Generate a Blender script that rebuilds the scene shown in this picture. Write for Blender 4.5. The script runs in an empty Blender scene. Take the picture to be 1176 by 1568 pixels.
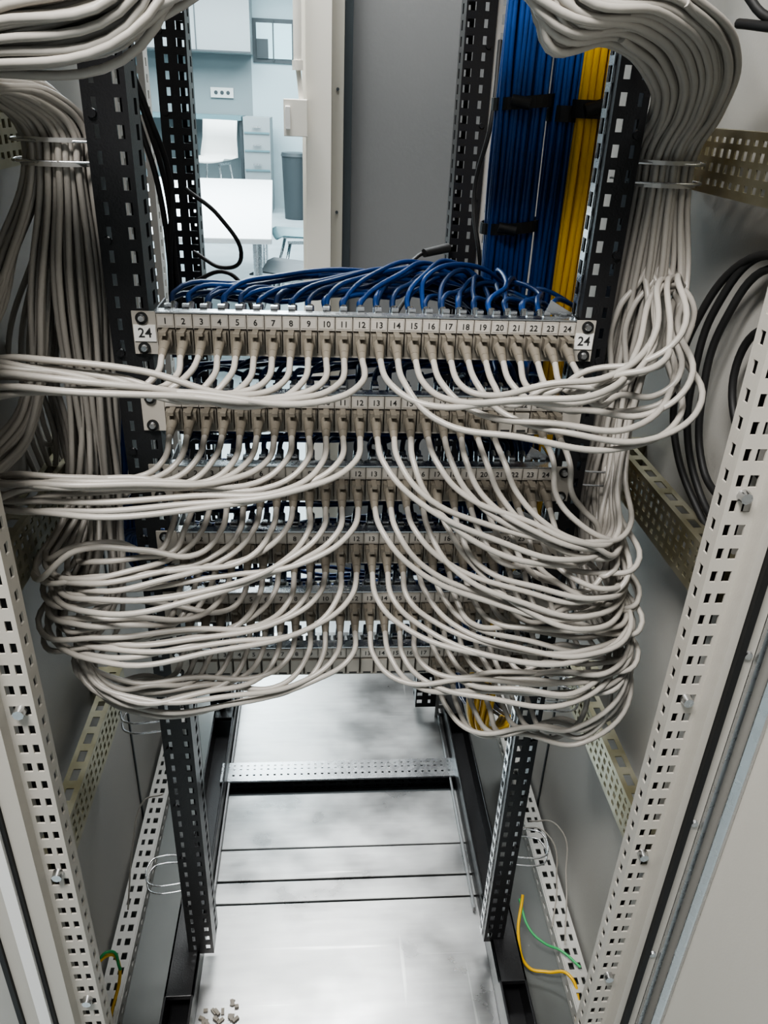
import bpy, math, random
from mathutils import Vector, Matrix
random.seed(11)
scene = bpy.context.scene
COL = scene.collection

# ------------------------------------------------------------------ materials
def mat(name, color, rough=0.5, metal=0.0, noise=0.0, nscale=30.0, bump=0.0, bscale=200.0, emit=0.0, spec=None, stretch=None, color2=None, rvar=0.0):
    m = bpy.data.materials.new(name); m.use_nodes = True
    nt = m.node_tree; b = nt.nodes['Principled BSDF']
    b.inputs['Base Color'].default_value = (*color, 1)
    b.inputs['Roughness'].default_value = rough
    b.inputs['Metallic'].default_value = metal
    if spec is not None: b.inputs['Specular IOR Level'].default_value = spec
    tc = nt.nodes.new('ShaderNodeTexCoord')
    src = tc.outputs['Object']
    if stretch:
        mp = nt.nodes.new('ShaderNodeMapping'); mp.inputs['Scale'].default_value = stretch
        nt.links.new(src, mp.inputs['Vector']); src = mp.outputs['Vector']
    if noise > 0 or color2 or rvar > 0:
        n = nt.nodes.new('ShaderNodeTexNoise'); n.inputs['Scale'].default_value = nscale
        n.inputs['Detail'].default_value = 6
        nt.links.new(src, n.inputs['Vector'])
        if noise > 0 or color2:
            r = nt.nodes.new('ShaderNodeValToRGB')
            r.color_ramp.elements[0].position = 0.32; r.color_ramp.elements[1].position = 0.68
            c2 = color2 if color2 else tuple(min(1, c*(1+noise)) for c in color)
            c1 = color if color2 else tuple(c*(1-noise) for c in color)
            r.color_ramp.elements[0].color = (*c1, 1); r.color_ramp.elements[1].color = (*c2, 1)
            nt.links.new(n.outputs['Fac'], r.inputs['Fac'])
            nt.links.new(r.outputs['Color'], b.inputs['Base Color'])
        if rvar > 0:
            mr = nt.nodes.new('ShaderNodeMapRange')
            mr.inputs['To Min'].default_value = rough-rvar; mr.inputs['To Max'].default_value = rough+rvar
            nt.links.new(n.outputs['Fac'], mr.inputs['Value']); nt.links.new(mr.outputs['Result'], b.inputs['Roughness'])
    if bump > 0:
        n2 = nt.nodes.new('ShaderNodeTexNoise'); n2.inputs['Scale'].default_value = bscale
        bp = nt.nodes.new('ShaderNodeBump'); bp.inputs['Strength'].default_value = bump; bp.inputs['Distance'].default_value = 0.002
        nt.links.new(src, n2.inputs['Vector']); nt.links.new(n2.outputs['Fac'], bp.inputs['Height'])
        nt.links.new(bp.outputs['Normal'], b.inputs['Normal'])
    if emit > 0:
        b.inputs['Emission Color'].default_value = (*color, 1); b.inputs['Emission Strength'].default_value = emit
    return m

M = {}
M['cable'] = mat('grey_pvc', (0.375,0.352,0.318), 0.36, noise=0.07, nscale=8)
M['boot'] = mat('taupe_plastic', (0.165,0.147,0.118), 0.5)
M['module'] = mat('module_plastic', (0.20,0.18,0.15), 0.5)
M['label'] = mat('label_plastic', (0.36,0.335,0.295), 0.45)
M['white'] = mat('white_label', (0.70,0.69,0.66), 0.45)
M['labelface'] = mat('port_label_face', (0.43,0.405,0.365), 0.45)
M['ink'] = mat('ink', (0.02,0.02,0.02), 0.6)
M['panel'] = mat('panel_aluminium', (0.50,0.49,0.47), 0.35, metal=0.5)
M['chrome'] = mat('bright_zinc', (0.60,0.61,0.62), 0.27, metal=1.0, rvar=0.08, nscale=60)
M['tray'] = mat('dull_zinc', (0.20,0.20,0.20), 0.4, metal=0.8)
M['zinc'] = mat('yellow_zinc', (0.33,0.30,0.19), 0.38, metal=0.9, color2=(0.50,0.48,0.38), nscale=18, rvar=0.1)
M['black'] = mat('black_powder_coat', (0.011,0.011,0.012), 0.34, bump=0.15, bscale=500)
M['rubber'] = mat('black_rubber', (0.008,0.008,0.008), 0.6)
M['paint'] = mat('cabinet_grey_paint', (0.37,0.36,0.335), 0.5, bump=0.1, bscale=350, noise=0.03, nscale=4)
M['paintlight'] = mat('frame_light_paint', (0.46,0.435,0.39), 0.42, bump=0.08, bscale=350)
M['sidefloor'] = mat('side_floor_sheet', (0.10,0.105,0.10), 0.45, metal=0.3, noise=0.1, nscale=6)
M['blue'] = mat('blue_cable_jacket', (0.006,0.042,0.175), 0.36, noise=0.3, nscale=15)
M['bluedark'] = mat('navy_cable_jacket', (0.006,0.030,0.110), 0.42, noise=0.3, nscale=15)
M['yellow'] = mat('yellow_cable_jacket', (0.66,0.39,0.010), 0.4)
M['green'] = mat('green_cable_jacket', (0.05,0.35,0.12), 0.4)
M['wall'] = mat('wall_grey_paint', (0.17,0.17,0.167), 0.7, bump=0.1, bscale=120)
M['wallblue'] = mat('wall_pale_paint', (0.50,0.60,0.63), 0.8)
M['wallfar'] = mat('wall_far_paint', (0.25,0.29,0.30), 0.8)
M['kitchen'] = mat('grey_laminate', (0.30,0.325,0.33), 0.5)
M['ceil'] = mat('ceiling_tile', (0.8,0.8,0.8), 0.8)
M['rfloor'] = mat('vinyl_floor', (0.42,0.48,0.50), 0.4, noise=0.08, nscale=6)
M['tabletop'] = mat('white_laminate', (0.9,0.9,0.9), 0.35)
M['trimw'] = mat('trim_white', (0.76,0.72,0.64), 0.45)
M['trimb'] = mat('trim_beige', (0.38,0.36,0.31), 0.5)
M['teal'] = mat('teal_grey', (0.13,0.22,0.24), 0.5)
M['dark'] = mat('dark_grey_plastic', (0.05,0.06,0.065), 0.5)
M['glass'] = mat('window_glass_sky', (0.45,0.65,0.70), 0.2, emit=0.4)
M['highlight'] = mat('white_highlight_stripe', (0.75,0.74,0.72), 0.25)  # bright highlight on the left frame edge, put into the colour

def galv():
    m=bpy.data.materials.new('galvanised_sheet'); m.use_nodes=True
    nt=m.node_tree; b=nt.nodes['Principled BSDF']; L=nt.links
    b.inputs['Metallic'].default_value=0.93
    tc=nt.nodes.new('ShaderNodeTexCoord')
    def noise(scale,stretch,detail=5,rot=0):
        mp=nt.nodes.new('ShaderNodeMapping'); mp.inputs['Scale'].default_value=stretch; mp.inputs['Rotation'].default_value=(0,0,rot)
        n=nt.nodes.new('ShaderNodeTexNoise'); n.inputs['Scale'].default_value=scale; n.inputs['Detail'].default_value=detail
        L.new(tc.outputs['Object'],mp.inputs['Vector']); L.new(mp.outputs['Vector'],n.inputs['Vector']); return n
    n1=noise(6,(1,1.3,1),8); n2=noise(9,(1,8,1),3); n3=noise(60,(1,0.03,1),2,0.5); n4=noise(90,(0.03,1,1),2,0.3)
    r=nt.nodes.new('ShaderNodeValToRGB'); r.color_ramp.elements[0].position=0.36; r.color_ramp.elements[1].position=0.64
    r.color_ramp.elements[0].color=(0.25,0.252,0.25,1); r.color_ramp.elements[1].color=(0.42,0.422,0.415,1)
    mx=nt.nodes.new('ShaderNodeMix'); mx.data_type='FLOAT'; mx.inputs[0].default_value=0.2
    L.new(n1.outputs['Fac'],mx.inputs[2]); L.new(n2.outputs['Fac'],mx.inputs[3]); L.new(mx.outputs[0],r.inputs['Fac'])
    mul=nt.nodes.new('ShaderNodeMath'); mul.operation='MAXIMUM'; L.new(n3.outputs['Fac'],mul.inputs[0]); L.new(n4.outputs['Fac'],mul.inputs[1])
    r2=nt.nodes.new('ShaderNodeValToRGB'); r2.color_ramp.elements[0].position=0.70; r2.color_ramp.elements[1].position=0.78
    L.new(mul.outputs[0],r2.inputs['Fac'])
    mc=nt.nodes.new('ShaderNodeMix'); mc.data_type='RGBA'; L.new(r2.outputs['Color'],mc.inputs[0]); L.new(r.outputs['Color'],mc.inputs[6]); mc.inputs[7].default_value=(0.55,0.55,0.54,1)
    L.new(mc.outputs[2],b.inputs['Base Color'])
    mr=nt.nodes.new('ShaderNodeMapRange'); mr.inputs['From Min'].default_value=0.35; mr.inputs['From Max'].default_value=0.65
    mr.inputs['To Min'].default_value=0.26; mr.inputs['To Max'].default_value=0.44
    L.new(n1.outputs['Fac'],mr.inputs['Value']); L.new(mr.outputs['Result'],b.inputs['Roughness'])
    bp=nt.nodes.new('ShaderNodeBump'); bp.inputs['Strength'].default_value=0.25; bp.inputs['Distance'].default_value=0.004
    L.new(n1.outputs['Fac'],bp.inputs['Height']); L.new(bp.outputs['Normal'],b.inputs['Normal'])
    return m
M['floorplate']=galv()

# ------------------------------------------------------------------ mesh builder
class MB:
    def __init__(s): s.v=[]; s.f=[]; s.m=[]; s.sm=[]; s.mats=[]
    def mi(s, k):
        if k not in s.mats: s.mats.append(k)
        return s.mats.index(k)
    def add(s, vs, fs, k, smooth=False):
        o=len(s.v); s.v += [tuple(x) for x in vs]
        i=s.mi(k)
        for f in fs: s.f.append([o+j for j in f]); s.m.append(i); s.sm.append(smooth)
    def box(s,x0,x1,y0,y1,z0,z1,k):
        s.obox(Vector((x0,y0,z0)),Vector((1,0,0)),Vector((0,1,0)),Vector((0,0,1)),0,x1-x0,0,y1-y0,0,z1-z0,k)
    def obox(s,o,u,v,n,u0,u1,v0,v1,n0,n1,k):
        P=[o+u*a+v*b+n*c for c in (n0,n1) for b in (v0,v1) for a in (u0,u1)]
        s.add(P,[(0,2,3,1),(4,5,7,6),(0,1,5,4),(2,6,7,3),(0,4,6,2),(1,3,7,5)],k)
    def perf(s,o,u,v,n,W,L,rows,pitch,hl,t,k,off=0.0):
        o=Vector(o);u=Vector(u);v=Vector(v);n=Vector(n)
        nseg=int(L/pitch)
        for i in range(nseg+1):
            a=i*pitch; b=min(a+pitch-hl, L)
            if a>=L: break
            s.obox(o,u,v,n,0,W,a,b,0,t,k)
            c=min(a+pitch,L)
            if c<=b: continue
            x=0
            for (cc,w) in rows:
                if cc-w/2>x: s.obox(o,u,v,n,x,cc-w/2,b,c,0,t,k)
                x=cc+w/2
            if x<W: s.obox(o,u,v,n,x,W,b,c,0,t,k)
    def tube(s,p0,p1,r0,r1,k,n=12,smooth=True):
        p0=Vector(p0);p1=Vector(p1);d=(p1-p0).normalized()
        a=d.orthogonal().normalized(); b=d.cross(a)
        V=[];
        for p,r in ((p0,r0),(p1,r1)):
            for i in range(n):
                t=2*math.pi*i/n; V.append(p+a*(r*math.cos(t))+b*(r*math.sin(t)))
        s.add(V,[(i,(i+1)%n,n+(i+1)%n,n+i) for i in range(n)],k,smooth)
        s.add(V[:n],[tuple(reversed(range(n)))],k); s.add(V[n:],[tuple(range(n))],k)
    def band(s,cx,cy,rx,ry,z0,z1,k,n=28,t=0.0015,tilt=0.0):
        V=[]
        for (r,z) in ((t,z0),(t,z1),(0,z1),(0,z0)):
            for i in range(n):
                a=2*math.pi*i/n
                V.append((cx+(rx+r)*math.cos(a),cy+(ry+r)*math.sin(a),z+tilt*math.cos(a)))
        F=[]
        for q in range(4):
            for i in range(n):
                j=(i+1)%n; F.append((q*n+i,q*n+j,((q+1)%4)*n+j,((q+1)%4)*n+i))
        s.add(V,F,k)
    def prism(s,poly,y0,y1,k):
        n=len(poly)
        V=[(x,y0,z) for x,z in poly]+[(x,y1,z) for x,z in poly]
        s.add(V,[tuple(range(n)),tuple(reversed(range(n,2*n)))]+[(i,n+i,n+(i+1)%n,(i+1)%n) for i in range(n)],k)
    def obj(s,name,parent=None,bevel=0.0):
        me=bpy.data.meshes.new(name); me.from_pydata(s.v,[],s.f)
        for k in s.mats: me.materials.append(M[k])
        me.polygons.foreach_set('material_index',s.m); me.polygons.foreach_set('use_smooth',s.sm)
        me.update(); ob=bpy.data.objects.new(name,me); COL.objects.link(ob)
        if parent: ob.parent=parent
        if bevel>0:
            bv=ob.modifiers.new('bevel','BEVEL'); bv.width=bevel; bv.segments=2; bv.limit_method='ANGLE'
        return ob

def empty(name):
    e=bpy.data.objects.new(name,None); COL.objects.link(e); e.empty_display_size=0.1; return e

def cables(name, paths, r, k, parent=None, res=8, bres=2):
    cu=bpy.data.curves.new(name,'CURVE'); cu.dimensions='3D'; cu.bevel_depth=r; cu.bevel_resolution=bres
    cu.resolution_u=res; cu.use_fill_caps=True
    for p in paths:
        sp=cu.splines.new('BEZIER'); sp.bezier_points.add(len(p)-1)
        for bp,c in zip(sp.bezier_points,p):
            bp.co=c; bp.handle_left_type='AUTO'; bp.handle_right_type='AUTO'
    cu.materials.append(M[k])
    ob=bpy.data.objects.new(name,cu); COL.objects.link(ob)
    if parent: ob.parent=parent
    return ob

X_,Y_,Z_=Vector((1,0,0)),Vector((0,1,0)),Vector((0,0,1))
U=lambda a,b: random.uniform(a,b)
XC=0.048
def mir(x): return 2*XC-x
CAMZ=1.40

glyph={}
def text_mesh(txt):
    if txt in glyph: return glyph[txt]
    cu=bpy.data.curves.new('t','FONT'); cu.body=txt; cu.align_x='CENTER'; cu.align_y='CENTER'; cu.size=1; cu.resolution_u=2; cu.offset=0.012
    ob=bpy.data.objects.new('t',cu); COL.objects.link(ob)
    dg=bpy.context.evaluated_depsgraph_get(); dg.update()
    me=bpy.data.meshes.new_from_object(ob.evaluated_get(dg))
    glyph[txt]=([tuple(v.co) for v in me.vertices],[tuple(p.vertices) for p in me.polygons])
    bpy.data.objects.remove(ob); bpy.data.meshes.remove(me)
    return glyph[txt]
def put_text(mb,txt,x,y,z,size,k='ink'):
    vs,fs=text_mesh(txt)
    mb.add([(x+a*size,y,z+b*size) for a,b,c in vs],fs,k)

# ------------------------------------------------------------------ patch panels
YP=0.809
def portx(j): return -0.160+0.01818*j
PZ=[1.180-0.0852*i for i in range(6)]
UPZ=[1.565,1.65]
def used(i,j):
    if i==1 and j in (20,21): return False
    if i==5: return j>=17
    return True
def build_panel(z,usedf,name,lab=True):
    mb=MB()
    L,R=-0.1936,0.2892
    for (a,b) in ((L,L+0.0240),(R-0.0215,R)):
        mb.box(a,b,YP-0.001,YP+0.0015,z-0.022,z+0.022,'label')
        if lab:
            mb.box(a+0.001,b-0.001,YP-0.0022,YP-0.001,z-0.0085,z+0.0085,'white')
            put_text(mb,'24',(a+b)/2,YP-0.0025,z,0.014)
        cx=(a+b)/2-(0.002 if a<0 else -0.002)
        for dz in (-0.0155,0.0155):
            mb.tube((cx,YP-0.0035,z+dz),(cx,YP-0.001,z+dz),0.0062,0.0062,'rubber',16)
            mb.tube((cx,YP-0.006,z+dz),(cx,YP-0.0035,z+dz),0.003,0.0042,'chrome',12)
    a,b=L+0.0240,R-0.0215
    mb.box(a,b,YP+0.008,YP+0.011,z-0.021,z+0.022,'module')
    mb.box(a,b,YP-0.002,YP+0.013,z+0.021,z+0.0225,'chrome')
    mb.box(a,b,YP-0.001,YP+0.010,z-0.0225,z-0.021,'label')
    mb.box(a,b,YP+0.001,YP+0.004,z+0.004,z+0.021,'label')
    mb.perf((a,YP+0.011,z-0.019),Y_,X_,Z_,0.045,b-a,[(0.030,0.018)],0.01818,0.013,0.0012,'tray')
    for j in range(24):
        x=portx(j)
        mb.box(x-0.0086,x+0.0086,YP-0.003,YP+0.001,z+0.0065,z+0.020,'label')
        mb.box(x-0.0073,x+0.0073,YP-0.0034,YP-0.003,z+0.0085,z+0.018,'labelface')
        put_text(mb,str(j+1),x,YP-0.0038,z+0.0132,0.0088)
        mb.box(x-0.0085,x+0.0085,YP-0.001,YP+0.009,z-0.021,z+0.005,'module')
        if usedf(j):
            mb.prism([(x-0.0068,z+0.004),(x+0.0068,z+0.004),(x+0.0068,z-0.009),(x+0.004,z-0.015),(x-0.004,z-0.015),(x-0.0068,z-0.009)],YP-0.012,YP,'boot')
            mb.box(x-0.003,x+0.003,YP-0.022,YP-0.004,z+0.003,z+0.0065,'boot')
            mb.tube((x,YP-0.010,z-0.005),(x,YP-0.028,z-0.011),0.0064,0.0047,'boot',10)
            mb.tube((x,YP-0.028,z-0.011),(x,YP-0.036,z-0.0145),0.0047,0.0038,'boot',10)
        else:
            mb.box(x-0.0075,x+0.0075,YP-0.004,YP-0.001,z-0.019,z+0.003,'label')
            mb.box(x-0.005,x+0.005,YP-0.0045,YP-0.004,z-0.018,z-0.016,'ink')
        mb.box(x-0.0075,x+0.0075,YP+0.011,YP+0.036,z-0.010,z+0.013,'panel')
        mb.box(x-0.0055,x+0.0055,YP+0.014,YP+0.032,z+0.013,z+0.0165,'tray')
        mb.tube((x,YP+0.034,z+0.008),(x+0.001,YP+0.050,z+0.019),0.0054,0.0042,'chrome',8)
        mb.box(x-0.0035,x+0.0035,YP+0.016,YP+0.022,z+0.0165,z+0.026,'chrome')
    for xx in (a-0.0015,b): mb.box(xx,xx+0.0015,YP,YP+0.06,z-0.019,z+0.0225,'tray')
    mb.prism([(b-0.030,z+0.0225),(b,z+0.0225),(b,z+0.025),(b-0.024,z+0.038)],YP+0.02,YP+0.022,'chrome')
    return mb.obj(name)
for i,z in enumerate(PZ): build_panel(z,lambda j,i=i: used(i,j),'patch_panel',lab=(i==0))
for z in UPZ: build_panel(z,lambda j: True,'patch_panel')

# ------------------------------------------------------------------ grey patch cables
EL=[(-0.345,1.150),(-0.335,1.035),(-0.302,0.925),(-0.312,0.858),(-0.285,0.808)]
SL=[1.148,1.036,0.928,0.856,0.772]
ER=[(0.352,1.182),(0.342,0.965),(0.360,0.910),(0.374,0.860),(0.384,0.812),(0.388,0.765)]
SR=[1.155,0.970,0.898,0.850,0.792,0.680]
def sunflower(n,rx,ry):
    out=[]
    for i in range(n):
        r=math.sqrt((i+0.5)/n); t=i*2.399963
        out.append((rx*r*math.cos(t),ry*r*math.sin(t)))
    return out
def lerp(a,b,t): return a+(b-a)*t
def upper(P,s,dx,dy,j,idx):
    g=dx*s/0.033; h=dy/0.025
    if s<0:
        P.append((-0.270-0.030*g,0.815+0.02*h,1.393+0.006*h))
        P.append((-0.300-0.026*g,0.745+0.018*h,1.420+0.016*g+0.01*h))
        P.append((-0.245,0.690+0.022*h,1.438-0.030*g+0.008*h))
        P.append((-0.130+0.012*g,0.668+0.022*h,1.470-0.028*g+0.008*h))
    else:
        P.append((0.346+0.034*g,0.815+0.02*h,1.400))
        P.append((0.322+0.040*g,0.762+0.018*h,1.436+0.010*g))
        P.append((0.256+0.032*g,0.705+0.02*h,1.464+0.018*g))
        P.append((0.175+0.01*g,0.675+0.018*h,1.474+0.030*g))
    if j is None: return
    ux=portx(j); uz=UPZ[idx%2]
    P.append((ux*0.95,0.700,1.535 if uz<1.6 else 1.6))
    P.append((ux,YP-0.036,uz-0.0135)); P.append((ux,YP-0.012,uz-0.006))
for s in (-1,1):
    lst=[]
    for i in range(6):
        for k in range(12):
            j=k if s<0 else 23-k
            if not used(i,j): continue
            q=1-i/5.5+U(-0.10,0.10)
            lst.append([q,i,k,j])
    lst.sort(key=lambda a:a[0])
    disc=sunflower(len(lst),0.033,0.025)
    disc.sort(key=lambda a:a[0]*s)
    tie=(-0.254,0.850) if s<0 else (0.345,0.850)
    paths=[]
    N=len(lst)
    for idx,(q,i,k,j) in enumerate(lst):
        dx,dy=disc[idx]; lane=idx/(N-1)
        t=k/11.0
        xp=portx(j); zp=PZ[i]
        if s<0: ex,ez=EL[i]; zs=SL[i]
        else:
            ex,ez=ER[i]; zs=SR[i]
            if i==0 and k%2==0: ex,ez,zs=0.388,1.140,1.112
        if s>0 or i>1: ex-=s*min(0.060,abs(random.gauss(0,0.022)))
        else: ex+=U(-0.008,0.006)
        w=U(0,1)
        sg=0.007 if i==0 else 0.012
        e0=random.gauss(0,sg)
        zst=zs+(1-t)*0.028+max(-0.018,min(0.028,e0))
        ezz=ez+(1-t)*0.018+e0*0.8+random.gauss(0,0.007)
        yf=0.692+(1-t)*0.030+U(-0.022,0.018)
        P=[(xp,YP-0.012,zp-0.006),(xp,YP-0.032,zp-0.0125),(xp+s*(0.002+0.006*w)+U(-.002,.002),0.745+U(-.005,.004),zp-0.028+U(-.003,.003))]
        P.append((lerp(xp,ex,0.10+0.07*w),0.722+0.01*(1-t)+U(-.008,.006),lerp(zp-0.046,zst,0.22)+U(-.004,.004)))
        P.append((lerp(xp,ex,0.38+0.10*w)+U(-.008,.008),yf+0.008+U(-.006,.006),lerp(zp-0.042,zst,0.74)+U(-.003,.003)))
        P.append((lerp(xp,ex,0.76),yf+0.003,zst))
        P.append((ex,0.735+dy*0.9,ezz))
        if s<0: bx=lerp(-0.228,-0.330,lane)
        else: bx=lerp(0.316,0.392,lane)
        low=lerp(ex,bx,0.5)-s*0.006
        P.append((low,0.800+dy*0.6,ezz+0.040))
        z=ezz+0.115
        by=0.865+dy*1.3
        if i>=1 and z<1.06:
            xl=(-0.280 if s<0 else 0.342)+dx*0.9
            P.append((lerp(bx,xl,0.75)+U(-.003,.003),by,z))
            if z<0.97: P.append((lerp(bx,xl,0.4)+U(-.003,.003),by,1.09))
        if i>=1: P.append((lerp(bx,tie[0]+dx,0.25)+U(-.003,.003),0.860+dy*1.2,1.225))
        else: P.append((bx,0.842+dy,1.245+0.02*dy/0.025))
        for zz in (1.335,1.362): P.append((tie[0]+dx,tie[1]+dy,zz))
        upper(P,s,dx,dy,j,idx)
        paths.append(P)
    for n in range(13 if s<0 else 4):
        f=n/12.0 if s<0 else n/3.0
        zb=(1.02-0.10*U(0,1)) if s<0 else 1.17-0.05*U(0,1)
        xo=lerp(-0.245,-0.338,f) if s<0 else lerp(0.335,0.385,f)
        yb=0.895+U(-.015,.02) if s<0 else 0.83
        w=U(0.012,0.022)
        ax,ay=U(-.020,.020),U(-.015,.015)
        P=[]; upper(P,s,ax*1.4,ay*1.4,None,0); P=P[:3][::-1]
        P+= [(tie[0]+ax,tie[1]+ay,1.36),(tie[0]+ax,tie[1]+ay,1.335),(lerp(tie[0]+ax,xo,0.6),lerp(tie[1],yb,0.6),1.245),
             (xo-w,yb,1.13 if s<0 else 1.21),(xo-w,yb,zb+0.03),(xo,yb-0.005,zb),(xo+w,yb-0.01,zb+0.03),(xo+w*0.7,yb-0.01,1.14 if s<0 else 1.22),
             (lerp(tie[0],xo,0.5)+0.004,lerp(tie[1],yb,0.5),1.25),(tie[0]-ax,tie[1]-ay,1.335),(tie[0]-ax,tie[1]-ay,1.36)]
        upper(P,s,-ax*1.4,-ay*1.4,None,0); P=P[:-1]
        paths.append(P)
    cables('grey_patch_cable_bundle',paths,0.0033,'cable',res=8,bres=2)

# ------------------------------------------------------------------ rear blue cables
BX,BY=0.266,1.09
slots=[(a,b) for a in range(14) for b in range(3)]
vert=[]
for n,(a,b) in enumerate(slots):
    x=BX-0.050+a*0.0067+(0.008 if a>8 else 0); y=BY-0.03+b*0.009
    P=[]; z=2.05
    longer=(n%2==0 and a>4)
    while z>0.74:
        P.append((x+U(-.0018,.0018),y+U(-.002,.002),z)); z-=U(0.12,0.18)
    if longer:
        P+=[(x-0.01,y,0.66),(x-0.018,y+0.005,0.56),(x-0.005,y+0.03,0.46),(x+0.035,y+0.09,0.36),(x+0.08,y+0.18,0.26)]
    else: P.append((P[-1][0]-0.03,P[-1][1],0.74))
    vert.append(P)
for n in range(24):
    x=-0.300+ (n%6)*0.0075; y=1.04+(n//6)*0.008
    P=[]; z=1.13
    while z>0.80:
        P.append((x+U(-.004,.004),y+U(-.003,.003),z)); z-=U(0.08,0.12)
    P.append((x+0.01,y,0.76+0.004*(n%6))); P.append((x+0.06,y-0.02,0.73)); P.append((x+0.16,y-0.06,0.735))
    vert.append(P)
cables('blue_cable_trunk',vert,0.0036,'blue',res=5,bres=1)
fan=([],[])
for i in range(6):
    z=PZ[i]
    for j in range(24):
        if i==5 and j<17: continue
        x=portx(j)
        for rep in range(2 if i==0 else 1):
            P=[(x,YP+0.046,z+0.014),(x+U(-.002,.003),YP+0.062,z+0.025+U(-.003,.003))]
            goright = i<4 or j>=12
            if goright:
                bx,by=BX-0.05+U(0,0.08),BY-0.045
                if i==0:
                    arch=math.sin(math.pi*min(1,max(0,(j+1)/25)))
                    pk=z+0.022+0.022*arch+U(-.012,.004)-0.014*rep
                    # left half sweeps up towards the middle, right half fans back
                    fx=0.10+0.35*(1 if j<12 else 0.1)+U(-.15,.15)
                    P.append((x+fx*0.13,YP+0.095+U(0,.03),pk))
                    P.append((lerp(x,bx,0.35+0.15*U(0,1)),YP+0.150+U(0,.03),pk+0.002))
                else:
                    pk=z+0.022+U(-.016,.010)
                    P.append((lerp(x,bx,0.10)+U(-.02,.02),YP+0.095+U(0,.02),pk))
                    P.append((lerp(x,bx,0.45),YP+0.15+U(0,.03),pk-0.008+U(-.01,.01)))
                P.append((lerp(x,bx,0.78),YP+0.19+U(0,.02),z-0.002+U(-.01,.01)))
                P.append((lerp(x,bx,0.95),by-0.01,z-0.03+U(-.01,.01))); P.append((bx,by,z-0.08)); P.append((bx,by,z-0.16))
            else:
                bx,by=-0.30+U(0,0.045),1.03
                P.append((x-0.02,YP+0.10,z+0.02)); P.append((lerp(x,bx,0.6),YP+0.16,z+0.01))
                P.append((bx+0.01,by-0.02,z-0.01)); P.append((bx,by,z-0.06))
            fan[0 if random.random()<0.5 else 1].append(P)
fe=empty('blue_cable_fan')
cables('blue_jackets',fan[0],0.0030,'blue',fe,res=7,bres=1)
cables('navy_jackets',fan[1],0.0030,'bluedark',fe,res=7,bres=1)
loom=[]; loom2=[]
for i in range(5):
    for n in range(16):
        z=PZ[i]-0.030+U(-.024,.014); y=YP+0.070+U(-.02,.055)
        P=[(-0.17,y,z)]
        x=-0.12
        while x<0.2: P.append((x,y+U(-.012,.012),z+U(-.010,.008))); x+=0.06
        P+=[(0.235,y+0.05,z-0.01),(BX-0.03+n*0.003,BY-0.05,z-0.05),(BX-0.03+n*0.003,BY-0.045,z-0.12)]
        (loom if n%2 else loom2).append(P)
cables('navy_loom',loom,0.0030,'bluedark',fe,res=5,bres=1)
cables('blue_loom',loom2,0.0030,'blue',fe,res=5,bres=1)
yel=[]
for n in range(8):
    x=0.314+(n%4)*0.0085; y=1.045+(n//4)*0.009; P=[]; z=2.05
    while z>0.8:
        P.append((x+U(-.002,.002),y,z)); z-=0.15
    P+=[(x-0.015,y,0.72),(x-0.048,y-0.010,0.60),(x-0.055+0.005*(n%4),y,0.48),(x-0.035,y+0.03,0.38),(x+0.02,y+0.10,0.30),(x+0.07,y+0.2,0.24)]
    yel.append(P)
cables('yellow_cable_trunk',yel,0.0046,'yellow',res=6,bres=2)
mb=MB()
for z in (1.405,1.26,1.62):
    mb.band(0.247,1.078,0.038,0.030,z-0.007,z+0.007,'rubber',tilt=0.004)
    mb.tube((0.225,1.046,z+0.002),(0.247,1.043,z-0.002),0.006,0.007,'rubber',8)
mb.band(0.298,1.08,0.020,0.030,1.385,1.403,'rubber')
mb.band(0.327,1.050,0.024,0.016,1.39,1.410,'rubber'); mb.tube((0.312,1.030,1.398),(0.335,1.029,1.405),0.008,0.008,'rubber',8)
mb.obj('velcro_cable_ties')

# ------------------------------------------------------------------ cabinet
cab=empty('network_cabinet')
WL,WR=-0.357,0.447
FZ=0.10
TOP=2.12
mb=MB()
for (a,b) in ((WL-0.012,WL),(WR,WR+0.012)):
    mb.box(a,b,0.61,1.66,0.08,TOP,'paint')
mb.box(WL-0.012,WR+0.012,0.61,1.66,TOP,TOP+0.02,'paint')
for x in (WL,WR-0.002):
    mb.box(x,x+0.002,1.12,1.126,0.1,TOP,'dark')
mb.obj('side_and_roof_sheets',cab)
mb=MB(); mb.box(WL-0.01,WR+0.01,0.60,1.66,0.0,0.08,'dark'); mb.obj('plinth',cab,0.003)
mb=MB()
segs=[(0.58,0.932),(0.935,0.978),(0.982,1.050),(1.0515,1.185),(1.25,1.75)]
for n,(a,b) in enumerate(segs):
    mb.box(-0.222,0.308,a,b,FZ-0.012,FZ+(0.0 if n!=2 else -0.001),'floorplate')
mb.box(WL,WR,0.58,1.75,FZ-0.02,FZ-0.013,'dark')
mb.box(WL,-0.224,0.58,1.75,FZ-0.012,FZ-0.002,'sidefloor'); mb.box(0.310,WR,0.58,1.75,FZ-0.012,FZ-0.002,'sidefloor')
mb.obj('floor_plates',cab,0.0015)
mb=MB()
mb.perf((-0.215,1.262,FZ+0.0135),X_*0+Y_*-1,X_,Z_,0.052,0.5,[(0.010,0.004),(0.020,0.0025),(0.036,0.004)],0.0145,0.005,0.0015,'chrome')
mb.perf((-0.215,1.209,FZ-0.014),Z_,X_,Y_*-1,0.028,0.5,[(0.008,0.008),(0.021,0.004)],0.0245,0.015,0.0015,'black')
mb.box(-0.215,0.285,1.212,1.214,FZ-0.02,FZ+0.012,'chrome')
mb.box(-0.215,0.285,1.185,1.207,FZ-0.018,FZ-0.014,'tray')
mb.box(-0.215,0.285,1.24,1.25,FZ-0.02,FZ+0.01,'rubber')
mb.obj('floor_cross_bar',cab)
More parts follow.
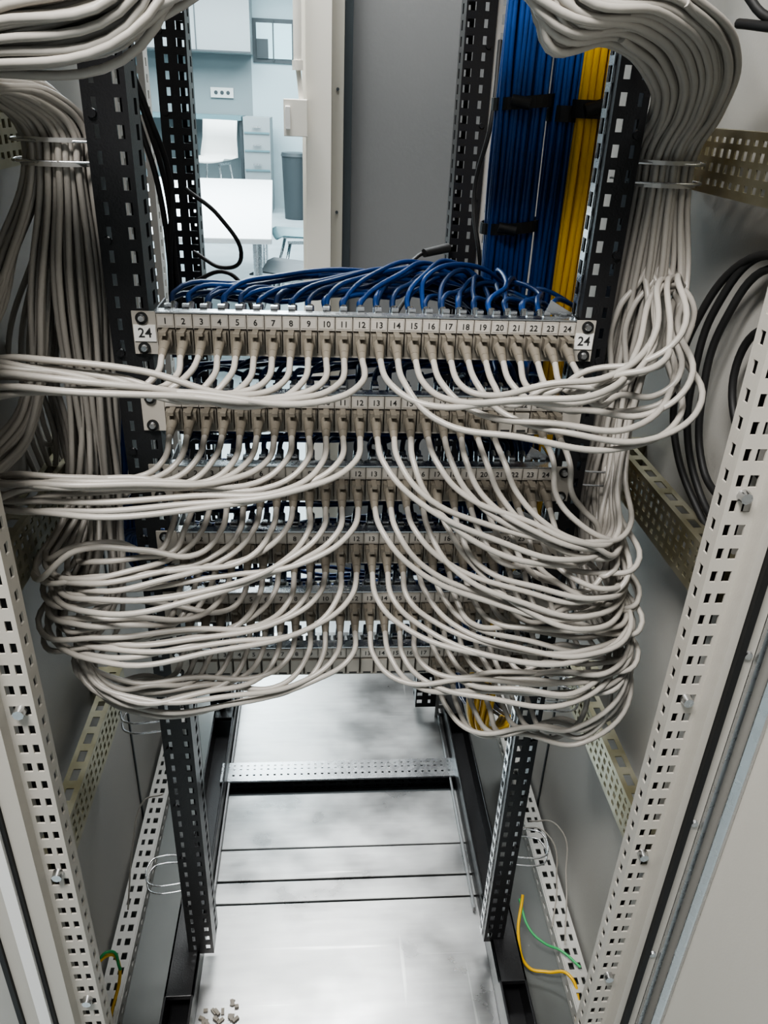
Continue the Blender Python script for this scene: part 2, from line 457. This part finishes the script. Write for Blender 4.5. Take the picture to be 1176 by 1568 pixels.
def rail(xi,xo,y,z0,z1,depth,name,sl,px=0.0222,edge=False):
    mb=MB()
    s=1 if xo>xi else -1
    W=abs(xo-xi)
    mb.perf((xi,y,z0),X_*s,Z_,Y_,W,z1-z0,sl,px,0.0115,0.002,'black')
    mb.perf((xi,y+0.002,z0),Y_,Z_,X_*s,depth,z1-z0,[(depth*0.62,0.012)],px,0.014,0.002,'black')
    mb.perf((xo-s*0.002,y+0.002,z0),Y_,Z_,X_*s,depth,z1-z0,[(depth*0.4,0.008)],px*2,0.008,0.002,'black')
    mb.perf((xi,y+depth,z0),X_*s,Z_,Y_,W*0.45,z1-z0,[(W*0.22,0.007)],px,0.011,0.002,'black')
    if edge:
        mb.perf((xi-s*0.002,y+0.012,z0),Y_,Z_,X_*s,depth-0.014,z1-z0,[((depth-0.014)*0.55,0.012)],px,0.014,0.0012,'chrome')
    z=z0+0.12
    while z<z1:
        mb.tube((xi+s*W*0.8,y-0.003,z),(xi+s*W*0.8,y,z),0.004,0.0045,'black',8); z+=0.111
    return mb.obj(name,cab)
rail(-0.1765,-0.217,0.811,FZ+0.05,2.08,0.050,'rail_front_a',[(0.0085,0.0070),(0.030,0.0045)])
rail(mir(-0.1765),0.306,0.811,FZ+0.05,2.08,0.030,'rail_front_b',[(0.0085,0.0070),(0.025,0.0045)],edge=True)
rail(-0.208,-0.256,1.40,FZ+0.04,2.08,0.05,'rail_rear_a',[(0.009,0.012),(0.032,0.006)])
rail(0.218,0.266,1.40,FZ+0.04,2.08,0.05,'rail_rear_b',[(0.009,0.012),(0.032,0.006)])
mb=MB()
mb.perf((0.268,1.41,FZ),X_,Z_,Y_,0.025,1.95,[(0.012,0.008)],0.025,0.014,0.002,'panel')
mb.perf((-0.245,1.06,0.9),Y_,Z_,X_,0.03,1.1,[(0.010,0.007),(0.022,0.005)],0.025,0.014,0.002,'panel')
mb.obj('zinc_strips',cab)
mb=MB()
for (a,b) in ((-0.245,-0.200),(0.285,0.330)):
    mb.box(a,b,0.62,1.60,FZ+0.002,FZ+0.006,'black')
    mb.box(a,a+0.004,0.62,1.60,FZ,FZ+0.055,'black'); mb.box(b-0.004,b,0.62,1.60,FZ,FZ+0.055,'black')
    mb.box(a,b,0.74,0.90,FZ+0.045,FZ+0.055,'black'); mb.box(a,b,1.36,1.48,FZ+0.045,FZ+0.055,'black')
for x in (-0.196,0.276):
    mb.box(x-0.0025,x+0.0025,0.9,1.6,FZ+0.002,FZ+0.014,'tray')
mb.obj('base_beams',cab,0.001)
mb=MB()
for side in (0,1):
    x=(-0.312 if side==0 else 0.402); s=(-1 if side==0 else 1)
    for z0 in (1.328,0.936,0.540):
        h=0.058; y0=0.650; L=0.345
        mb.perf((x,y0,z0),Z_,Y_,X_*s,h,L,[(0.010,0.006),(0.024,0.008),(0.038,0.008),(0.050,0.005)],0.0165,0.0085,0.0015,'zinc')
        mb.perf((x,y0,z0+h),X_*s,Y_,Z_,0.024,L,[(0.012,0.010)],0.033,0.020,0.0015,'zinc')
        mb.box(min(x,x+s*0.024),max(x,x+s*0.024),y0,y0+L,z0-0.0015,z0,'zinc')
        for yy in (y0+0.012,y0+L-0.012):
            mb.tube((x-s*0.006,yy,z0+0.030),(x,yy,z0+0.030),0.005,0.005,'chrome',8)
            mb.box(min(x,x+s*0.045),max(x,x+s*0.045),yy-0.012,yy+0.012,z0,z0+h,'zinc')
mb.obj('depth_brackets',cab)
mb=MB()
for (x,s) in ((-0.350,1),(0.440,-1)):
    mb.perf((x,0.63,FZ+0.030),X_*s,Y_,Z_,0.034,0.97,[(0.010,0.006),(0.024,0.009)],0.025,0.012,0.002,'paint')
    mb.perf((x+s*0.034,0.63,FZ),Z_,Y_,X_*s,0.030,0.97,[(0.015,0.009)],0.025,0.012,0.002,'paint')
    mb.perf((x,1.56,FZ),X_*s,Z_,Y_,0.042,1.98,[(0.012,0.006),(0.028,0.010)],0.025,0.013,0.002,'paint')
    mb.perf((x+s*0.042,1.56,FZ),Y_,Z_,X_*s,0.04,1.98,[(0.020,0.010)],0.025,0.013,0.002,'paint')
mb.obj('perforated_frame',cab)
mb=MB()
def front_post(xi,s):
    z0,z1=0.02,2.12
    mb.perf((xi,0.600,z0),X_*s,Z_,Y_,0.029,z1-z0,[(0.0075,0.006),(0.020,0.0085)],0.025,0.012,0.002,'paintlight')
    mb.perf((xi,0.602,z0),Y_,Z_,X_*s,0.022,z1-z0,[(0.011,0.008)],0.025,0.012,0.002,'paintlight',)
    def bx(a,b,y0,y1,k):
        p,q=sorted((xi+s*a,xi+s*b)); mb.box(p,q,y0,y1,z0,z1,k)
    bx(0.004,0.029,0.618,0.621,'black')
    if s>0:
        bx(0.029,0.038,0.580,0.606,'paintlight')
        bx(0.0385,0.0455,0.574,0.600,'rubber')
        bx(0.046,0.060,0.582,0.604,'paintlight')
        bx(0.0605,0.066,0.576,0.604,'chrome')
        bx(0.0665,0.100,0.584,0.625,'paint')
    else:
        bx(0.029,0.048,0.584,0.606,'paintlight')
        bx(0.0485,0.052,0.580,0.604,'rubber')
        bx(0.0525,0.066,0.576,0.604,'highlight')  # painted highlight stripe along the frame
        bx(0.0665,0.084,0.580,0.604,'paintlight')
        bx(0.0845,0.090,0.576,0.604,'rubber')
        bx(0.0905,0.130,0.584,0.625,'paint')
    for n in range(9):
        zc=0.16+n*0.235
        mb.tube((xi+s*0.014,0.592,zc),(xi+s*0.014,0.600,zc),0.0055,0.0065,'chrome',8)
        if s>0: mb.tube((xi+s*0.053,0.579,zc+0.07),(xi+s*0.053,0.582,zc+0.07),0.004,0.005,'chrome',8)
front_post(-0.277,-1); front_post(0.361,1)
mb.obj('front_posts',cab)
mb=MB()
d=Vector((0.30,-0.55,0)).normalized(); nn=Vector((d.y,-d.x,0))
o=Vector((0.437,0.570,0.05))
mb.obox(o,d,Z_,nn,0,0.75,0,2.05,-0.018,0.0,'paintlight')
mb.obox(o,d,Z_,nn,0.0,0.012,0,2.05,0.0,0.008,'chrome')
mb.obj('cabinet_door',cab,0.002)
rings=[]
def ring(s,z,w=0.060):
    x0=-0.214 if s<0 else 0.303
    for dz in (0,0.018):
        rings.append([(x0,0.830,z+dz),(x0+s*0.02,0.826,z+dz),(x0+s*(w-0.01),0.826,z+dz),(x0+s*w,0.834,z+dz),(x0+s*w,0.87,z+dz),(x0+s*(w-0.01),0.878,z+dz),(x0,0.878,z+dz)])
for z in (0.62,0.285): ring(-1,z)
for z in (1.00,0.645,0.32): ring(1,z)
ring(-1,1.337,0.080); ring(1,1.337,0.080)
cables('cable_rings',rings,0.0014,'chrome',cab,res=4)
mb=MB()
for cx in (-0.254,0.345):
    for z in (1.335,1.356): mb.band(cx,0.850,0.0365,0.0285,z-0.002,z+0.002,'panel')
mb.obj('cable_tie_straps')

# ------------------------------------------------------------------ misc loose cables
cables('black_power_cable',[
 [(0.43,0.70,1.27),(0.425,0.76,1.28),(0.412,0.80,1.22),(0.410,0.81,1.15),(0.413,0.80,1.08),(0.425,0.76,1.02),(0.43,0.70,1.00)],
 [(0.435,0.68,1.25),(0.430,0.75,1.27),(0.420,0.79,1.21),(0.419,0.80,1.14),(0.425,0.77,1.05),(0.43,0.70,1.03)],
 [(0.435,0.66,1.19),(0.430,0.72,1.22),(0.428,0.76,1.17),(0.432,0.72,1.10),(0.435,0.66,1.08)],
 [(0.36,0.86,1.56),(0.385,0.80,1.485),(0.41,0.76,1.46),(0.420,0.745,1.38),(0.428,0.73,1.30),(0.435,0.70,1.26)],
 [(0.38,0.82,1.475),(0.40,0.75,1.468),(0.425,0.68,1.475),(0.44,0.64,1.48)],
 [(0.43,0.69,1.29),(0.418,0.78,1.27),(0.404,0.82,1.20),(0.402,0.83,1.13),(0.408,0.81,1.06),(0.425,0.75,1.00),(0.43,0.69,0.985)]],0.0042,'rubber')
cables('black_power_cable',[
 [(-0.24,1.02,1.56),(-0.226,1.02,1.46),(-0.205,1.02,1.38),(-0.187,1.02,1.30),(-0.182,1.01,1.21),(-0.178,1.0,1.10)],
 [(-0.235,1.03,1.56),(-0.232,1.03,1.45),(-0.212,1.02,1.37),(-0.196,1.02,1.30),(-0.188,1.01,1.20),(-0.186,1.0,1.10)],
 [(-0.225,1.00,1.56),(-0.218,1.00,1.45),(-0.197,1.00,1.38),(-0.180,1.01,1.31),(-0.186,1.0,1.22),(-0.19,1.0,1.10)],
 [(-0.21,1.30,1.27),(-0.16,1.30,1.23),(-0.13,1.30,1.17),(-0.16,1.32,1.15),(-0.21,1.34,1.17)],
 [(-0.21,1.30,1.13),(-0.15,1.28,1.15),(-0.12,1.26,1.12),(-0.10,1.2,1.05)],
 [(0.10,1.25,1.05),(0.12,1.30,1.12),(0.16,1.36,1.17),(0.20,1.38,1.18)],
 [(0.09,1.22,1.05),(0.13,1.30,1.10),(0.17,1.36,1.13),(0.20,1.38,1.135)],
 [(0.245,1.25,1.48),(0.237,1.22,1.38),(0.227,1.25,1.28),(0.237,1.2,1.18),(0.245,1.2,1.08)]],0.0034,'rubber')
mb=MB()
for z in (1.18,1.135): mb.tube((0.17,1.36,z-0.005),(0.215,1.39,z),0.007,0.008,'rubber',10)
mb.obj('cable_plugs')
cables('earth_cable_yellow',[
 [(0.345,0.86,0.20),(0.332,0.81,0.155),(0.345,0.78,0.125),(0.375,0.77,0.125),(0.405,0.755,0.14),(0.415,0.72,0.12),(0.40,0.68,0.115),(0.41,0.63,0.12)],
 [(-0.35,0.74,0.18),(-0.33,0.76,0.23),(-0.315,0.77,0.20),(-0.325,0.72,0.13)]],0.0026,'yellow')
cables('earth_cable_green',[
 [(0.34,0.86,0.19),(0.352,0.82,0.165),(0.375,0.80,0.155),(0.40,0.79,0.15),(0.425,0.76,0.15)],
 [(-0.345,0.75,0.22),(-0.325,0.765,0.235),(-0.312,0.765,0.19)]],0.0022,'green')
cables('thin_wire_loop',[
 [(0.36,0.93,0.30),(0.40,0.90,0.32),(0.415,0.86,0.24),(0.41,0.80,0.15)],
 [(0.35,0.95,0.26),(0.39,0.92,0.28),(0.41,0.88,0.20),(0.40,0.84,0.14)],
 [(-0.25,0.9,0.42),(-0.29,0.92,0.38),(-0.31,0.9,0.30),(-0.32,0.86,0.2)]],0.0014,'cable')
mb=MB()
for n in range(18):
    x=-0.165+U(-.03,.03); y=0.735+U(-.02,.02); a=U(0,3.14)
    uu=Vector((math.cos(a),math.sin(a),0)); vv=Vector((-math.sin(a),math.cos(a),0))
    mb.obox(Vector((x,y,FZ+0.0005)),uu,vv,Z_,0,U(.006,.012),0,.005,0,U(.002,.004),'boot')
mb.obj('plastic_offcuts')

# ------------------------------------------------------------------ room
def room(name,x0,x1,y0,y1,z0,z1,k,bev=0):
    mb=MB(); mb.box(x0,x1,y0,y1,z0,z1,k); return mb.obj(name,None,bev)
room('floor',-4,4,-3,12.2,-0.1,0.0,'rfloor')
room('ceiling',-4,4,-3,12.2,2.8,2.9,'ceil')
room('wall_far',-4,-0.95,12.0,12.2,0,2.8,'wallfar')
room('wall_far_pale',-0.95,4,12.0,12.2,0,2.8,'wallblue')
room('wall_back',0.072,4,2.20,2.32,0,2.8,'wall')
room('wall_back_side',-4,-0.95,2.20,2.32,0,2.8,'wall')
room('wall_front',-4,4,-3.1,-3.0,0,2.8,'ceil')
mb=MB()
mb.box(-0.042,0.020,2.13,2.32,0,2.4,'trimw'); mb.box(0.020,0.050,2.15,2.32,0,2.4,'trimb')
mb.box(-0.052,-0.042,2.18,2.30,0,2.4,'trimw'); mb.box(0.050,0.071,2.17,2.30,0,2.8,'dark')
mb.box(-0.93,0.02,2.16,2.32,2.4,2.8,'trimw')
for n in range(8): mb.tube((0.035,2.148,0.3+n*0.28),(0.035,2.15,0.3+n*0.28),0.004,0.004,'dark',8)
mb.obj('door_1',None,0.003)
mb=MB()
mb.box(-0.094,-0.038,2.09,2.13,1.315,1.395,'trimw'); mb.box(-0.09,-0.078,2.085,2.09,1.33,1.38,'white')
mb.tube((-0.052,2.11,1.395),(-0.060,2.11,1.47),0.006,0.006,'trimw'); mb.tube((-0.060,2.11,1.47),(-0.058,2.11,2.4),0.010,0.010,'trimw')
mb.tube((-0.060,2.11,1.455),(-0.060,2.11,1.475),0.013,0.013,'trimw')
mb.obj('wall_control_box',None,0.003)
mb=MB()
mb.box(-3.2,-0.92,11.55,11.99,1.86,2.75,'kitchen')
for x in (-3.0,-2.3,-1.6): mb.box(x,x+0.012,11.54,11.55,1.86,2.75,'dark')
mb.box(-3.2,-0.92,11.53,11.55,1.86,1.88,'dark')
mb.obj('kitchen_wall_cabinet')
mb=MB()
mb.box(-3.0,-1.05,11.3,11.95,1.10,1.15,'teal'); mb.box(-3.0,-2.9,11.35,11.9,0,1.10,'dark'); mb.box(-1.9,-1.84,11.35,11.9,0,1.1,'dark')
mb.box(-1.08,-1.04,11.35,11.9,0,1.1,'dark')
mb.obj('work_counter')
mb=MB()
mb.box(-1.02,-0.68,11.2,11.8,0.0,1.15,'kitchen')
for z in (0.28,0.52,0.75,0.96): mb.box(-1.01,-0.69,11.185,11.2,z,z+0.02,'teal'); mb.box(-0.9,-0.8,11.17,11.185,z+0.07,z+0.085,'chrome')
mb.obj('drawer_cabinet')
mb=MB(); mb.box(-1.5,-1.2,11.97,12.0,1.35,1.47,'white')
for x in (-1.43,-1.35,-1.27): mb.tube((x,11.965,1.41),(x,11.97,1.41),0.025,0.025,'dark')
mb.obj('wall_socket')
mb=MB(); mb.box(-0.92,-0.36,11.97,12.0,1.78,2.28,'dark'); mb.box(-0.87,-0.41,11.955,11.97,1.83,2.23,'glass')
mb.box(-0.66,-0.645,11.94,11.97,1.8,2.26,'dark'); mb.box(-0.87,-0.72,11.94,11.955,1.83,2.05,'dark'); mb.obj('window_1')
mb=MB(); mb.tube((-0.33,10.8,0),(-0.33,10.8,0.74),0.16,0.19,'dark',24); mb.tube((-0.33,10.8,0.74),(-0.33,10.8,0.78),0.2,0.19,'dark',24); mb.obj('waste_bin')
mb=MB()
mb.box(-0.5,0.5,-1.6,1.6,0.72,0.75,'tabletop')
for x in (-0.42,0.42):
    for y in (-1.45,1.45): mb.tube((x,y,0),(x,y,0.72),0.025,0.025,'chrome')
    mb.box(x-0.02,x+0.02,-1.45,1.45,0.67,0.72,'dark')
t=mb.obj('meeting_table',None,0.008); t.location=(-0.85,5.8,0); t.rotation_euler=(0,0,math.radians(3.2))
def chair(x,y,rot,shell,sh,name):
    mb=MB()
    n=8
    prof=[(0.22,sh-0.02),(0.18,sh),(0.0,sh-0.012),(-0.16,sh),(-0.21,sh+0.06),(-0.24,sh+0.22),(-0.27,sh+0.40)]
    V=[];F=[]
    for a,(py,pz) in enumerate(prof):
        wid=0.23 if a<5 else 0.21
        for b in range(n+1):
            tt=-1+2*b/n
            V.append((wid*tt,py+(0.05*tt*tt if a>=4 else 0),pz+(0.03*tt*tt if a<4 else 0)))
    for a in range(len(prof)-1):
        for b in range(n):
            q=a*(n+1)+b; F.append((q,q+1,q+n+2,q+n+1))
    mb.add(V,F,shell,True)
    for sx in (-1,1):
        for sy in (-1,1): mb.tube((sx*0.14,sy*0.12,sh-0.03),(sx*0.22,sy*0.22,0),0.012,0.010,'chrome',8)
        mb.box(sx*0.14-0.01,sx*0.14+0.01,-0.14,0.14,sh-0.04,sh-0.02,'chrome')
    ob=mb.obj(name); ob.location=(x,y,0); ob.rotation_euler=(0,0,rot)
    so=ob.modifiers.new('thick','SOLIDIFY'); so.thickness=0.008
    return ob
chair(-1.22,9.6,math.radians(160),'white',0.74,'office_chair')
chair(-0.17,4.9,math.radians(80),'dark',0.46,'office_chair')
chair(-0.15,6.3,math.radians(100),'teal',0.46,'office_chair')

# ------------------------------------------------------------------ lights
def area(name,loc,target,size,sy,power,color=(1,1,1)):
    l=bpy.data.lights.new(name,'AREA'); l.shape='RECTANGLE'; l.size=size; l.size_y=sy; l.energy=power; l.color=color
    o=bpy.data.objects.new(name,l); COL.objects.link(o); o.location=loc
    o.rotation_euler=(Vector(target)-Vector(loc)).to_track_quat('-Z','Y').to_euler()
area('ceiling_light_front',(-0.40,-0.20,2.72),(0.10,0.7,0.9),0.7,0.35,54,(1,0.975,0.945))
area('ceiling_light_rear',(-0.1,1.95,2.7),(0.0,1.5,0.2),1.0,0.4,66,(0.97,0.99,1))
area('ceiling_light_office',(-1.2,5.5,2.75),(-1.2,5.5,0),3,3,300,(0.82,0.95,1))
area('ceiling_light_office',(-1.2,10,2.75),(-1.2,10,0),3,2,170,(0.82,0.95,1))
w=bpy.data.worlds.new('World'); scene.world=w; w.use_nodes=True
w.node_tree.nodes['Background'].inputs[0].default_value=(0.9,0.95,1,1)
w.node_tree.nodes['Background'].inputs[1].default_value=0.10

# ------------------------------------------------------------------ camera
cd=bpy.data.cameras.new('camera'); cam=bpy.data.objects.new('camera',cd); COL.objects.link(cam)
cd.sensor_fit='VERTICAL'; cd.sensor_height=36; cd.sensor_width=27; cd.lens=36*1219.4/1600
cd.clip_start=0.02
g=Vector((0.0785,0.8813,-0.4661)).normalized(); r=Vector((0.9969,-0.0686,0.0382)); r=(r-g*r.dot(g)).normalized(); u=r.cross(g)
cam.matrix_world=Matrix(((r.x,u.x,-g.x,0),(r.y,u.y,-g.y,0),(r.z,u.z,-g.z,CAMZ),(0,0,0,1)))
scene.camera=cam
scene.view_settings.view_transform='AgX'
try: scene.view_settings.look='AgX - Medium High Contrast'
except Exception: pass
scene.view_settings.exposure=0.5
